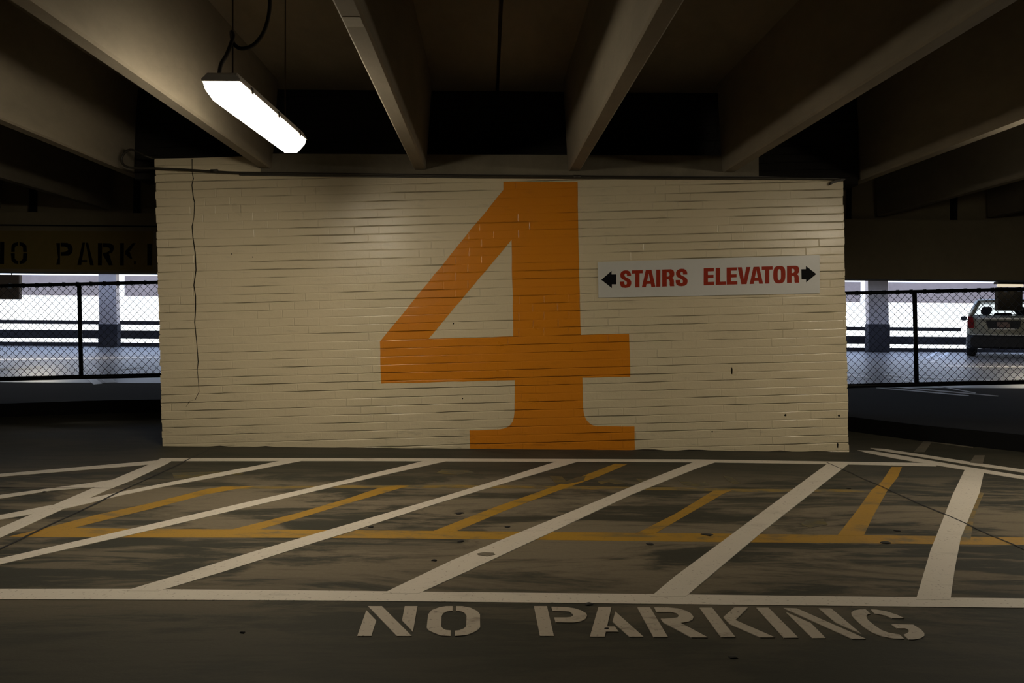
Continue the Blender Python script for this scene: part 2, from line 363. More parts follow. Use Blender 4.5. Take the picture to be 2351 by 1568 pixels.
mark('faded_stripe', [(2120,1014),(2140,1014),(2123,1038),(2098,1038)], M['ghost'], 'short faded stripe touching the kerb at far right', group='faded stripes at the kerb')
mark('faded_stripe', [(2238,1046),(2261,1046),(2256,1066),(2226,1063)], M['ghost'], 'faded grey end of the steepest white diagonal beyond the thin stripes', group='faded stripes at the kerb')
mark('faded_stripe', [(2140,1014),(2234,1026.5),(2234,1028.5),(2138,1016)], M['ghost'], 'hair-thin faded stripe along the foot of the kerb at far right', group='faded stripes at the kerb')
mark('scuff_mark', [(1095,1273),(1110,1270),(1133,1271),(1137,1275),(1118,1279),(1098,1276)], M['ghost'], 'grey oval scuff on the fourth white diagonal', base=.0028)
# dark joints in the slab
def strip(name, a, b, w, mat, label, z=0.0, n=14, jit=.006, base=.0009):
    A, B = fl(*a), fl(*b); d = (B-A).normalized(); s_ = Vector((-d.y, d.x, 0)); mb = MB(); L = []; R = []
    for i in range(n+1):
        p = A.lerp(B, i/n) + s_*random.uniform(-jit, jit); ww = w*random.uniform(.6, 1.3)
        L.append(p + s_*ww/2); R.append(p - s_*ww/2)
    vs = L + R; m = n+1
    vs = [Vector((v.x, v.y, base)) for v in vs]
    mb.add(vs, [(i, m+i, m+i+1, i+1) for i in range(n)])
    o = mb.build(name, mat); return tag(o, label, 'floor joint', kind='structure')
strip('trim_1', (485, 1031), (-200, 1355), .014, M['joint'], 'dark floor joint from the wall foot to the lower left', base=.0031)
strip('trim_2', (-200, 1118), (290, 1122), .012, M['joint'], 'thin dark floor joint at far left', base=.0030)
strip('trim_3', (1898, 1062), (2560, 1355), .010, M['joint'], 'thin dark floor joint at right crossing the steepest diagonal', base=.0031)

# stencilled words on the floor
def px(o0, s, pts): return [(o0[0]+x/s, o0[1]+y/s) for x, y in pts]
A_, B_, C_ = ((800, 1380), 4.702), ((1300, 1380), 4.702), ((1700, 1380), 4.702)
L = []
for (oo, s), pts in (
 (A_, [(193,107),(300,218),(247,385),(95,385)]), (A_, [(212,62),(362,62),(683,385),(523,385)]), (A_, [(608,62),(745,62),(695,340),(578,215)]),
 (A_, [(1123,62),(1123,112),(1060,120),(1020,140),(1005,170),(1000,280),(1020,305),(1050,320),(1103,325),(1103,385),(1000,380),(920,350),(860,318),(845,290),(860,150),(900,105),(980,75),(1050,63)]),
 (A_, [(1163,62),(1230,63),(1320,80),(1390,115),(1420,150),(1422,290),(1400,315),(1340,350),(1270,375),(1150,385),(1150,328),(1200,322),(1245,305),(1270,280),(1275,165),(1255,135),(1215,118),(1163,112)]),
 (A_, [(2003,62),(2143,62),(2218,385),(2068,385)]),
 (B_, [(-161,68),(0,72),(90,85),(160,108),(215,140),(225,165),(205,200),(160,225),(90,238),(0,238),(-115,235),(-128,185),(0,185),(50,180),(75,165),(70,145),(45,125),(0,118),(-145,115)]),
 (B_, [(347,72),(488,72),(440,283),(523,283),(567,338),(428,338),(413,392),(255,392)]), (B_, [(530,120),(835,393),(685,393),(500,228)]),
 (B_, [(768,75),(905,75),(1097,395),(943,395)]),
 (B_, [(950,75),(1090,75),(1200,85),(1290,110),(1345,140),(1373,175),(1365,205),(1320,230),(1235,243),(1530,400),(1350,400),(1050,238),(1020,198),(1130,193),(1200,185),(1217,165),(1195,140),(1130,125),(975,125)]),
 (B_, [(1440,78),(1575,78),(1828,398),(1672,398)]), (B_, [(1815,75),(1963,75),(1825,212),(2255,400),(2095,400),(1765,255),(1697,180)]),
 (C_, [(172,78),(302,78),(625,403),(470,405)]),
 (C_, [(465,82),(608,85),(1355,415),(1205,415)]), (C_, [(495,128),(760,245),(922,408),(778,408)]), (C_, [(845,85),(980,87),(1305,362),(1030,240)]),
 (C_, [(1350,95),(1405,147),(1375,150),(1358,170),(1375,210),(1440,265),(1520,320),(1600,350),(1720,370),(1768,415),(1650,412),(1540,390),(1420,345),(1330,285),(1250,215),(1200,160),(1197,130),(1230,108),(1290,97)]),
 (C_, [(1405,97),(1470,100),(1580,120),(1690,155),(1768,192),(1635,192),(1570,165),(1500,150),(1450,145)]),
 (C_, [(1630,258),(1865,262),(1950,315),(1985,355),(1985,385),(1950,408),(1880,422),(1818,423),(1762,370),(1800,355),(1820,335),(1810,312),(1780,303),(1690,303)])):
    L.append(px(oo, s, pts))
c0 = fl(1470, 1430); fw = empty('floor_lettering', (c0.x, c0.y, 0), 'white stencilled words NO PARKING on the floor in front of the widest stripe', 'lettering')
for lo in (L[:5], L[5:]):
    mb = MB()
    for lp in lo: mb.poly([lp], fl, (0, 0, .003))
    mb.build('word', M['letter'], fw, (c0.x, c0.y, 0)).location = (0, 0, 0)

# small dark spots on the floor
for (x, y, r, lb) in ((1059,1243,.019,'dark gum spot just below the long yellow stripe, left of the fourth diagonal'), (1165,1210.5,.013,'dark gum spot between the middle yellow stripe and the fourth diagonal'),
        (997,1287,.011,'dark gum spot left of the fourth diagonal near its foot'), (1492,1249,.018,'dark gum spot just below the long yellow stripe, right of the fourth diagonal'),
        (1623,1228,.022,'dark flat spot lying on the long yellow stripe beside the steep diagonal'), (2032,1246,.020,'dark flat spot on the long yellow stripe near the rightmost yellow slant'),
        (2060,1219,.014,'dark gum spot just above the long yellow stripe at right'), (1054,1179,.020,'flat dark smudge between the third and fourth diagonals'),
        (558,1453,.008,'small dark speck below the front stripe at lower left'), (1683,1511,.011,'small dark speck below the letters at lower right'),
        (852,1210,.012,'dark gum spot on the lower edge of the third diagonal'), (1353,1388,.014,'dark spot tucked under the front stripe above the letter A'),
        (1393,1445,.007,'small dark speck on the letter A of the floor words'), (102,1130,.010,'tiny dark speck at far left beside the thin stripe'),
        (1948,1122,.012,'dark gum spot right of the steep white diagonal')):
    c = fl(x, y); mb = MB(); n = 9; ph = random.random()*6
    rr = [r*random.uniform(.6, 1.2) for _ in range(n)]
    ring = lambda k, z: [(c.x+math.cos(ph+2*PI*i/n)*rr[i]*k*1.3, c.y+math.sin(ph+2*PI*i/n)*rr[i]*k, z) for i in range(n)]
    mb.loft([ring(1, .0005), ring(.85, .0045), ring(.4, .006)], sm=True)
    tag(mb.build('gum_spot', M['joint']), lb, 'floor spot', 'dark spots on the floor')

# ------------------------------------------------------------------ painted brick wall (front of the stair and elevator shaft)
def edge(xa, ya, xb, yb, side):
    """ragged brick ends from (xa,ya) up to (xb,yb): every course ends a little differently, with a notch at each bed joint"""
    A, B = wl(xa, ya), wl(xb, yb); n = int((A-B).length/ROW) + 1; out = []
    for i in range(n):
        p, q = A.lerp(B, i/n), A.lerp(B, (i+1)/n); j = random.uniform(-.004, .005)*side; k = random.random() < .5
        d = (q-p)
        out += [p + d*.02 + Vector((j - side*(.007 if k else .002), 0, 0)), p + d*.10 + Vector((j, 0, 0)), p + d*.90 + Vector((j, 0, 0))]
        if random.random() < .3: out.append(p + d*.97 + Vector((j - side*.006, 0, 0)))
    return out
lft = edge(373, 1025.5, 355.5, 366, -1); rgt = edge(1949, 1038, 1935, 414, 1)
lft[0].z = 0; rgt[0].z = 0
outline = lft + [wl(355.5, 364.5), wl(440, 363), wl(560, 359), wl(600, 361), wl(600, 392)] + [wl(1740, 405), wl(1935, 413)] + rgt[::-1]
botm = []
for i in range(1, 60):
    p = rgt[0].lerp(lft[0], i/60); botm.append(Vector((p.x, p.y, random.choice((0, 0, .003, .008)) if i < 22 or i > 50 else random.choice((0, .002)))))
outline += botm
mb = MB(); tri = tessellate_polygon([outline]); n = len(outline)
back = [Vector((p.x, 8.3, p.z)) for p in outline]
fs = []
for a, b, c in tri:
    nn = (outline[b]-outline[a]).cross(outline[c]-outline[a])
    fs.append((a, b, c) if nn.y < 0 else (c, b, a))
    fs.append((a+n, b+n, c+n) if nn.y > 0 else (c+n, b+n, a+n))
for i in range(n): fs.append((i, n+i, n+(i+1) % n, (i+1) % n))
mb.add(outline + back, fs)
wall = mb.build('wall_front', M['wall']); struct(wall, 'cream painted brick wall of the stair and elevator core', 'wall')
# long crack
cp = [(441,364.5),(441,395),(444,410),(440.5,425),(444,455),(447,465),(445,500),(441,520),(443,545),(448,580),(450,620),(445,655),(449,680),(449,710),(447,740),(452,790),(455,830),(453,850),(456,880),(457,900),(448,918),(435,921),(427,934)]
mb = MB(); L = []; R = []
for i, (x, y) in enumerate(cp):
    w = .0035 if i < 17 else .0018; p = wl(x, y, WY-.0012); w *= random.uniform(.6, 1.4)
    L.append(p - Vector((w, 0, 0))); R.append(p + Vector((w, 0, 0)))
m = len(L); mb.add(L+R, [(i, i+1, m+i+1, m+i) for i in range(m-1)])
mb.build('wall_crack', M['crack'], wall)['label'] = 'thin dark crack running down the left end of the wall'
# stain marks
mb = MB()
for (x, y, w, h) in ((1680,851,2,9),(1803,953,3,3),(1926,954,3,3),(1923,1022,2,7),(1635,991,2,2),(1062,915,1.6,1.6),(1041,743,1.6,1.6),(580,590,1.5,1.5),(532,583,1.5,1.5)):
    mb.poly([[(x-w,y),(x,y-h),(x+w,y-h*.3),(x+w*.6,y+h),(x-w*.5,y+h*.8)]], lambda a, b: wl(a, b, WY-.0006), (0, -.0005, 0))
mb.build('wall_stain', M['crack'], wall)

# giant orange 4
four = [(1155.6,417.2),(1326,417.7),(1326.3,470),(1327.4,526),(1331,694.6),(1333.7,769),(1444,766),(1447,865),(1337,867),(1338.7,934.5),(1340,947),(1343,957.7),(1347,965),(1354,972),(1361,976.3),(1370,978.5),(1456.6,979),(1457.8,1032.5),(1440,1033.5),(1400,1032.5),(1330,1033.8),(1200,1031.8),(1079.2,1030.8),(1077.8,988),(1145,986),(1156,984),(1165,980.5),(1172,975),(1176.7,968),(1180,957),(1181.5,945),(1182,872.6),(875,880.6),(872.4,784),(911,737),(1155.6,435.8)]
hole = [(1174.6,550.3),(1178,772.5),(984,777.5)]
# densify the long edges with hand-brushed waver
def brush(lp, step=22, amp=.6):
    out = []
    for i, p in enumerate(lp):
        q = lp[(i+1) % len(lp)]; d = math.hypot(q[0]-p[0], q[1]-p[1]); k = max(1, int(d/step))
        for j in range(k):
            f = j/k; out.append((p[0]+(q[0]-p[0])*f + (random.uniform(-amp, amp) if j else 0), p[1]+(q[1]-p[1])*f + (random.uniform(-amp, amp) if j else 0)))
    return out
mb = MB().poly([brush(four), brush(hole)], lambda a, b: wl(a, b, WY-.0004), (0, -.0012, 0))
tag(mb.build('painted_numeral', M['orange']), 'giant orange slab-serif number 4 painted on the cream brick wall', 'number')

# ------------------------------------------------------------------ STAIRS / ELEVATOR sign
so, ss = (1340, 560), 3.792
SY = WY - .010
def sp(a, b): return wl(so[0]+a/ss, so[1]+b/ss, SY)
sign = empty('direction_sign', sp(1088, 290), 'white rectangular sign reading STAIRS and ELEVATOR with black arrows', 'sign')
sloc = Vector(sign.location)
o = MB().poly([[(122,157),(2053,97),(2057,430),(130,468)]], lambda a, b: sp(a, b) + Vector((0, .009, 0)), (0, -.009, 0)).build('sign_panel', M['signw'], sign, sloc); o.location = (0, 0, 0)
GL = {
 'E': [[(0,0),(1,0),(1,.19),(.40,.19),(.40,.42),(.93,.42),(.93,.60),(.40,.60),(.40,.81),(.97,.81),(.97,1),(0,1)]],
 'L': [[(0,0),(1,0),(1,.19),(.42,.19),(.42,1),(0,1)]],
 'T': [[(.30,0),(.70,0),(.70,.81),(1,.81),(1,1),(0,1),(0,.81),(.30,.81)]],
 'A': [[(0,0),(.30,0),(.345,.18),(.655,.18),(.70,0),(1,0),(.71,1),(.29,1)], [(.39,.36),(.61,.36),(.50,.80)]],
 'I': [[(0,0),(1,0),(1,1),(0,1)]],
 'V': [[(.30,0),(.70,0),(1,1),(.67,1),(.5,.28),(.33,1),(0,1)]],
 'R': [[(0,0),(.38,0),(.38,.41),(.50,.41),(.58,.37),(.61,.28),(.61,.08),(.65,0),(1,0),(.98,.05),(.97,.10),(.97,.30),(.93,.42),(.82,.50),(.93,.56),(.99,.66),(.99,.80),(.93,.92),(.82,.98),(.70,1),(0,1)], [(.38,.58),(.50,.58),(.59,.62),(.61,.70),(.59,.78),(.50,.82),(.38,.82)]],
 'S': [[(x/100, y/150) for x, y in [(98,100),(96,122),(86,140),(68,150),(50,152),(34,150),(14,140),(4,122),(4,102),(10,86),(24,74),(52,58),(60,51),(62,40),(59,29),(50,25),(41,29),(38,42),(38,54),(1,54),(1,36),(8,14),(24,2),(50,-2),(76,2),(94,14),(100,36),(99,52),(92,66),(78,78),(50,93),(42,101),(40,112),(43,121),(51,125),(59,121),(62,112),(62,100)]]],
}
def sup(cx, cy, a, b, e=.62, n=28):
    out = []
    for i in range(n):
        t_ = 2*PI*i/n; c, s_ = math.cos(t_), math.sin(t_)
        out.append((cx + a*math.copysign(abs(c)**e, c), cy + b*math.copysign(abs(s_)**e, s_)))
    return out
GL['O'] = [sup(.5, .5, .5, .515, .72), sup(.5, .5, .135, .315, .6)]
LT = (('S',315,415),('T',420,515),('A',507,625),('I',632,668),('R',683,790),('S',800,905),('E',1045,1137),('L',1150,1240),('E',1245,1338),('V',1340,1452),('A',1445,1562),('T',1550,1645),('O',1650,1757),('R',1770,1877))
for word in (LT[:6], LT[6:]):
  mb = MB()
  for ch, x0, x1 in word:
    def f(u, v, x0=x0, x1=x1):
        x = x0 + u*(x1-x0); return sp(x, 382 - .0288*(x-315) - v*149)
    mb.poly(GL[ch], f, (0, -.0008, 0))
  o = mb.build('word', M['red'], sign, sloc); o.location = (0, 0, 0); o['label'] = 'red bold word ' + ('STAIRS' if len(word) == 6 else 'ELEVATOR')
for ar, lb in (([(153,312),(243,235),(243,265),(284,265),(284,352),(246,352),(246,385)], 'black arrow pointing left'), ([(1895,220),(1935,220),(1935,192),(2025,262),(1937,335),(1937,308),(1897,308)], 'black arrow pointing right')):
    o = MB().poly([ar], sp, (0, -.0008, 0)).build('arrow', M['signk'], sign, sloc); o.location = (0, 0, 0); o['label'] = lb

# ------------------------------------------------------------------ ledge, steel angle and conduits on top of the wall
def band(pts_top, pts_bot, y0, y1):
    mb = MB(); n = len(pts_top)
    rings = []
    for (a, b) in zip(pts_top, pts_bot):
        T, B = wl(a[0], a[1]), wl(b[0], b[1])
        rings.append([(B.x, y0, B.z), (B.x, y1, B.z), (T.x, y1, T.z), (T.x, y0, T.z)])
    mb.loft(rings); return mb
o = band([(600,354),(1740,359)], [(600,398),(1740,410)], WY-.02, 6.45).build('trim_4', M['ledge']); struct(o, 'concrete bearing ledge on top of the brick wall', 'ledge')
o = band([(552,397.5),(1100,402),(1500,405.5),(1740,406.5),(1935,412)], [(552,404),(1100,410),(1500,412),(1740,412.5),(1935,413.6)], WY-.035, WY+.02).build('trim_5', M['steel']); struct(o, 'dark steel angle along the wall top', 'trim')
def pipe(name, pts, r, mat, label, cat, D=WY-.05, parent=None):
    P = [wl(x, y, D if len(q) == 0 else q[0]) for x, y, *q in pts]
    # smooth with Catmull-Rom
    out = []
    for i in range(len(P)-1):
        p0, p1, p2, p3 = P[max(i-1, 0)], P[i], P[i+1], P[min(i+2, len(P)-1)]
        for k in range(5):
            u = k/5; out.append(.5*((2*p1) + (-p0+p2)*u + (2*p0-5*p1+4*p2-p3)*u*u + (-p0+3*p1-3*p2+p3)*u**3))
    out.append(P[-1])
    o = MB().tube(out, r).build(name, mat, parent)
    return tag(o, label, cat) if label else o
o = pipe('conduit', [(372,363,6.3),(345,362),(318,350),(300,343.5),(287,350),(279,363),(281,374),(290,382),(310,386),(355,386.5),(430,390),(550,396.5),(800,400),(1100,404),(1500,408),(1740,409),(1900,410),(1930,411.5)], .0095, M['pipe'], 'thin dark conduit looping at left and running along the top of the brick wall', 'conduit')
for x, y in ((492, 392.5), (1325, 405.5)):
    c = wl(x, y, WY-.05); MB().tube([c-Vector((.03,0,0)), c+Vector((.03,0,0))], .014).build('conduit_coupling', M['pipe'], o)
c = wl(1920, 416)
mb = MB(); mb.poly([[(1902,426),(1905,419),(1925,412),(1937,412),(1936,415),(1912,421),(1904,426)]], lambda a, b: wl(a, b, WY-.004), (0, -.03, 0))
tag(mb.build('mounting_bracket', M['steel']), 'small dark steel bracket at the top right corner of the brick wall', 'bracket')

# ------------------------------------------------------------------ precast double tees, topping, infill
def stem_mb(mb, x, y0, y1):
    b, tp, c = .05, .095, .012
    pr = [(x-b+c, ZS), (x+b-c, ZS), (x+b, ZS+c), (x+tp, ZF+.02), (x-tp, ZF+.02), (x-b, ZS+c)]
    n = 10 if y1-y0 > 5 else 2
    mb.loft([[(a + (random.uniform(-.0015, .0015) if a else 0), y0+(y1-y0)*i/n, z) for a, z in pr] for i in range(n+1)])
k = 0
for cx in [1.335 + 2.54*i for i in range(-6, 6)]:
    ins_ = abs(cx - .065) < 1.5
    mb = MB(); mb.box((max(cx-1.257, -15.98), -8, ZF), (min(cx+1.257, 15.98), 8.55, ZF+.09))
    for s in (-1, 1):
        x = cx + s*.635
        if abs(x) > 15.8: continue
        stem_mb(mb, x, -8, WY-.005 if ins_ else 8.5)
    o = mb.build('ceiling_beam', M['tee'])
    struct(o, 'precast double tee ceiling beam with two tapered stems', 'ceiling beam')
    o['group'] = 'double tee ceiling beams'
    if ins_ and cx < 0:
        p = MB().box((cx+.635-.037, 3.03, ZS-.0015), (cx+.635+.037, 3.13, ZS+.01)).build('patch', M['ledge2'], o); p['label'] = 'small pale patch under the stem'
o = MB().box((-16, -8, ZF+.10), (16, 8.9, ZF+.25)).build('ceiling', M['slab']); struct(o, 'concrete topping over the tees', 'ceiling')
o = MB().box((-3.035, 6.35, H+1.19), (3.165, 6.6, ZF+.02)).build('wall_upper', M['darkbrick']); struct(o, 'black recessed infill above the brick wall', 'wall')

# ------------------------------------------------------------------ spandrel with words, closure above it
o = MB().box((-16, YS, H+.52), (16, YS+.35, H+1.205)).build('spandrel_beam', M['spandrel']); struct(o, 'dark concrete spandrel beam behind the brick wall', 'beam')
spn = o
MB().poly([[(-60,530),(352,531),(352,621),(-60,616)]], lambda a, b: wl(a, b, YS), (0, -.002, 0)).build('painted_band', M['spyellow'], o)['label'] = 'dull yellow painted band'
MB().box((-16, YS-.02, H+1.045), (-2.6, YS+.01, H+1.06)).build('ledge_line', M['black'], o)
so2, s2 = (0, 540), 6.354
BL = ([(5,95),(62,95),(58,420),(0,420)], [(-130,95),(-75,95),(0,420),(-50,420)], [(-160,95),(-140,95),(-140,420),(-200,420),(-200,95)],
  [(265,100),(265,150),(225,165),(215,190),(215,245),(165,245),(170,150),(200,115)], [(285,100),(340,110),(385,150),(392,245),(340,245),(335,175),(320,158),(285,150)],
  [(340,262),(400,262),(390,370),(350,410),(288,422),(286,375),(320,365),(335,345)], [(160,262),(215,262),(215,340),(235,365),(268,375),(268,422),(210,410),(170,370)],
  [(822,115),(875,115),(875,430),(822,430),(848,330)], [(888,110),(980,112),(1040,140),(1062,200),(1050,260),(1000,298),(888,300),(888,250),(960,240),(995,215),(985,180),(950,168),(888,165)],
  [(1205,108),(1240,108),(1185,435),(1130,435)], [(1250,108),(1285,110),(1368,438),(1315,438)], [(1200,362),(1270,362),(1270,388),(1195,388)],
  [(1430,115),(1490,115),(1485,440),(1430,440)], [(1500,115),(1600,118),(1655,145),(1662,200),(1640,250),(1590,270),(1645,438),(1590,440),(1510,300),(1500,260),(1560,250),(1600,225),(1600,190),(1570,172),(1500,170)],
  [(1755,115),(1808,115),(1805,440),(1755,440)], [(1935,115),(1980,115),(1890,240),(1930,345),(1905,345),(1830,280),(1830,230)], [(1955,380),(1980,380),(1980,425),(1955,425)],
  [(2150,125),(2222,125),(2215,440),(2150,440)])
c0 = wl(170, 585, YS-.0025); bl = empty('beam_lettering', c0, 'black stencilled words NO PARKI on the dark beam at left', 'lettering')
for lo in (BL[:7], BL[7:-1], BL[-1:]):
    mb = MB()
    for pts in lo: mb.poly([px(so2, s2, pts)], lambda a, b: wl(a, b, YS-.0025), (0, -.002, 0))
    mb.build('word', M['signk'], bl, c0).location = (0, 0, 0)
o = MB().box((-16, YS+.10, H+1.19), (16, YS+.35, H+2.55)).build('wall_closure', M['spandrel']); struct(o, 'recessed concrete closure above the spandrel', 'wall')
mb = MB()
for (x0, x1) in ((69, 81), (308, 319), (1945, 1953), (2186, 2196)):
    a, b = wl(x0, 470, YS+.06), wl(x1, 470, YS+.06)
    mb.box((a.x, YS+.04, H+1.2), (b.x, YS+.11, H+1.90))
mb.build('closure_gap', M['black'], o)['label'] = 'narrow black gaps between the tees'

# ------------------------------------------------------------------ rest of the garage shell
o = MB().box((-16.3, -8.3, 0), (-16, 8.85, ZF+.25)).build('wall_left', M['gwall']); struct(o)
o = MB().box((16, -8.3, 0), (16.3, 8.85, ZF+.25)).build('wall_right', M['gwall']); struct(o)
o = MB().box((-16.3, -8.3, 0), (16.3, -8, ZF+.25)).build('wall_back', M['gwall']); struct(o)
o = MB().box((-34, 8.55, 0), (-16.3, 8.9, H+2.55)).build('wall_far_left', M['gwall']); struct(o)
o = MB().box((16.3, 8.55, 0), (34, 8.9, H+2.55)).build('wall_far_right', M['gwall']); struct(o)
o = MB().box((-34, 23.0, NC), (34, 24.3, NC+.3)).build('edge_beam', M['slab']); struct(o, 'concrete edge beam carried by the outer columns', 'beam')
o = MB().box((-34, 8.85, NC), (34, 21.6, NC+.25)).build('ceiling_neighbour_deck', M['slab']); struct(o)  # unseen; kept low and cut short to shape the daylight on the deck

# ------------------------------------------------------------------ chain-link fences
def fence(xm, zt, zb, dl, dr, label):
    """framed chain-link panel, level though the ramp is not; xm = the middle post"""
    y = 8.74; zc = (zt+zb)/2; hh = (zt-zb)/2
    root = empty('chain_link_fence', (xm, y, zc), label, 'fence', 'chain-link fences'); root.rotation_euler = (0, -.0315, 0)
    o = MB().tube([(-dl, 0, hh), (dr, 0, hh)], .021, 10).build('top_rail', M['fence'], root)
    o = MB().tube([(-dl, 0, -hh), (dr, 0, -hh)], .026, 10).build('bottom_rail', M['fence'], root)
    MB().tube([(0, 0, -hh), (0, 0, hh)], .024, 10).build('post', M['fence'], root)
    for x in (-dl, dr):
        MB().tube([(x, 0, -(zc-AZ) + (-.0315)*x), (x, 0, hh)], .028, 10).build('post', M['fence'], root)
    mb = MB(); w = .0435; r = .0037; n = int((dl+dr)/(w*2)) + 1; m = int(2*hh/w)
    hw = 2*hh/m
    for i in range(n):
        x0 = -dl + i*2*w
        for ph in (0, 1):
            pts = []
            for j in range(m+1):
                xx = x0 + (w if j % 2 else 0) if ph == 0 else x0 + (w if j % 2 else 2*w)
                pts.append((min(xx, dr), (.0025 if j % 2 else -.0025)*(1 if ph else -1), -hh + j*hw))
            # two families of wires crossing make the diamonds
            mb.tube(pts, r, 4)
    mb.build('chain_mesh', M['fence'], root)['kind'] = 'stuff'
    mb = MB()
    for i in range(int((dl+dr)/.16)):
        x = -dl + .08 + i*.16
        mb.box((x-.003, -.03, hh-.03), (x+.003, .03, hh+.026))
    mb.build('tie_wire', M['fence'], root)['kind'] = 'stuff'
    return root
fence(-4.81, 1.451, .353, 2.5, 2.02, 'black chain-link fence panel left of the brick wall, below the stencilled beam')
fence(5.05, 1.446, .350, 2.2, 2.6, 'black chain-link fence panel right of the brick wall, in front of the parked car')

# ------------------------------------------------------------------ hanging lamps
def make_lamp():
    root = empty('hanging_lamp', (0, 0, 0))
    Lh = .61
    def ring(y, k=1.0, dz=0): return [(-.087*k, y, 0+dz), (-.078*k, y, -.035+dz), (-.050*k, y, -.078+dz), (-.036*k, y, -.088+dz), (.036*k, y, -.088+dz), (.050*k, y, -.078+dz), (.078*k, y, -.035+dz), (.087*k, y, 0+dz)]
    def rr(y, k, zz):
        return [(x*k, y, max(z, zz)) for x, _, z in ring(0)]
    le = MB().loft([rr(-Lh, 1, -.030), rr(-Lh+.012, 1, -.058), rr(-Lh+.035, 1, -.088), rr(Lh-.035, 1, -.088), rr(Lh-.012, 1, -.058), rr(Lh, 1, -.030)]).build('lens', [M['lens'], M['lens_low'], M['lens_cap']], root)
    for p in le.data.polygons: p.material_index = 1 if abs(p.normal.z) > .75 and p.center.z < -.03 else (2 if abs(p.normal.y) > .6 else 0)
    MB().loft([[(-.090, y, .001), (.090, y, .001), (.090, y, .012), (.070, y, .045*k), (-.070, y, .045*k), (-.090, y, .012)] for y, k in ((-.62, .7), (-.60, 1), (.60, 1), (.62, .7))]).build('housing', M['housing'], root)
    for y in (-.45, 0, .45):
        for s in (-1, 1):
            MB().box((s*.090-.004, y-.014, -.012), (s*.090+.004, y+.014, .018)).build('latch', M['latch'], root)
    return root
lampA = make_lamp(); lampA.location = (-1.247, 4.06, H+1.118); lampA.rotation_euler = (.024, 0, -.006)
tag(lampA, 'bright white hanging strip lamp in front of the brick wall', 'lamp', 'hanging strip lamps')
zt = ZF
def hang(root, first=False):
    for y in (-.46, .45):
        MB().tube([(0, y, .04), (0, y, ZF - root.location.z)], .0042, 6).build('hanger_wire', M['wire'], root)
    if first:
        pts = [(-.026,-.57,.045),(-.024,-.55,.10),(-.016,-.50,.16),(-.003,-.47,.23),(.006,-.47,.265),(-.006,-.46,.285),(-.004,-.455,.25),(.010,-.46,.222),(.045,-.46,.205),(.10,-.46,.222),(.145,-.46,.275),(.172,-.46,.35),(.180,-.46,.44),(.17,-.46,.58),(.13,-.46,.72),(.12,-.46,.86)]
        P = [Vector(p) for p in pts]; out = []
        for i in range(len(P)-1):
            p0, p1, p2, p3 = P[max(i-1, 0)], P[i], P[i+1], P[min(i+2, len(P)-1)]
            for k in range(5):
                u = k/5; out.append(.5*((2*p1) + (-p0+p2)*u + (2*p0-5*p1+4*p2-p3)*u*u + (-p0+3*p1-3*p2+p3)*u**3))
        out.append(P[-1]); MB().tube(out, .0098).build('power_cord', M['cord'], root)
hang(lampA, True)
for (x, y, lb) in ((3.66, 4.06, 'hanging strip lamp right of the view, out of the frame'), (12.2, 16.5, 'unseen hanging strip lamp over the far deck near the parked car'), (-10.0, 16.5, 'unseen hanging strip lamp over the far deck at left'),  # far deck pair is unseen, added for warm light on deck and car
                   (-6.30, .6, 'hanging strip lamp left of the view, out of the frame')):
    c = copy_tree(lampA); c.location = (x, y, H+1.118); c.rotation_euler = (0, 0, 0); c['label'] = lb
    if y > 10:
        for y_ in (-.46, .45): MB().tube([(0, y_, .04), (0, y_, NC-H-1.118)], .0042, 6).build('hanger_wire', M['wire'], c)

# ------------------------------------------------------------------ far side: outer columns, fascia, rails, hanging panels
def at(pxx, py, D): return wl(pxx, py, D)
for (x0, x1, lb) in ((228, 268, 'concrete column beyond the left fence'), (1995, 2041, 'concrete column beyond the right fence')):
    D = 23.6; cxp = (x0+x1)/2
    D = far(at(cxp, 740, 24).x) - .6
    a, b = at(x0, 720, D), at(x1, 720, D); mb = MB()
    g = .030
    lo, hi = AZ, NC
    mb.loft([[(a.x - g*(z-H)*1.0, D, z), (b.x - g*(z-H), D, z), (b.x - g*(z-H), D+.2, z), (a.x - g*(z-H), D+.2, z)] for z in (lo, hi)])
    o = mb.build('column', M['column']); struct(o, lb, 'column')
    zt_ = at(cxp, 744, D).z
    MB().cbox((a.x-.02, D-.03, AZ), (b.x+.03, D+.22, zt_), .01).build('column_foot', M['rail'], o)['label'] = 'dark lower part of the column'  # darker block around the lower column, up to rail height
def bar(name, x0, x1, z0, z1, dd, th, mat, label, cat, kind='structure'):
    mb = MB(); y0, y1 = far(x0)+dd, far(x1)+dd
    mb.loft([[(x, y, z0), (x, y+th, z0), (x, y+th, z1), (x, y, z1)] for x, y in ((x0, y0), (x1, y1))])
    return tag(mb.build(name, mat), label, cat, kind=kind)
XL = at(-400, 700, 22).x
S24 = 24.4/F
def zz(py, pxx): D = far(at(pxx, py, 24).x); return at(pxx, py, D).z
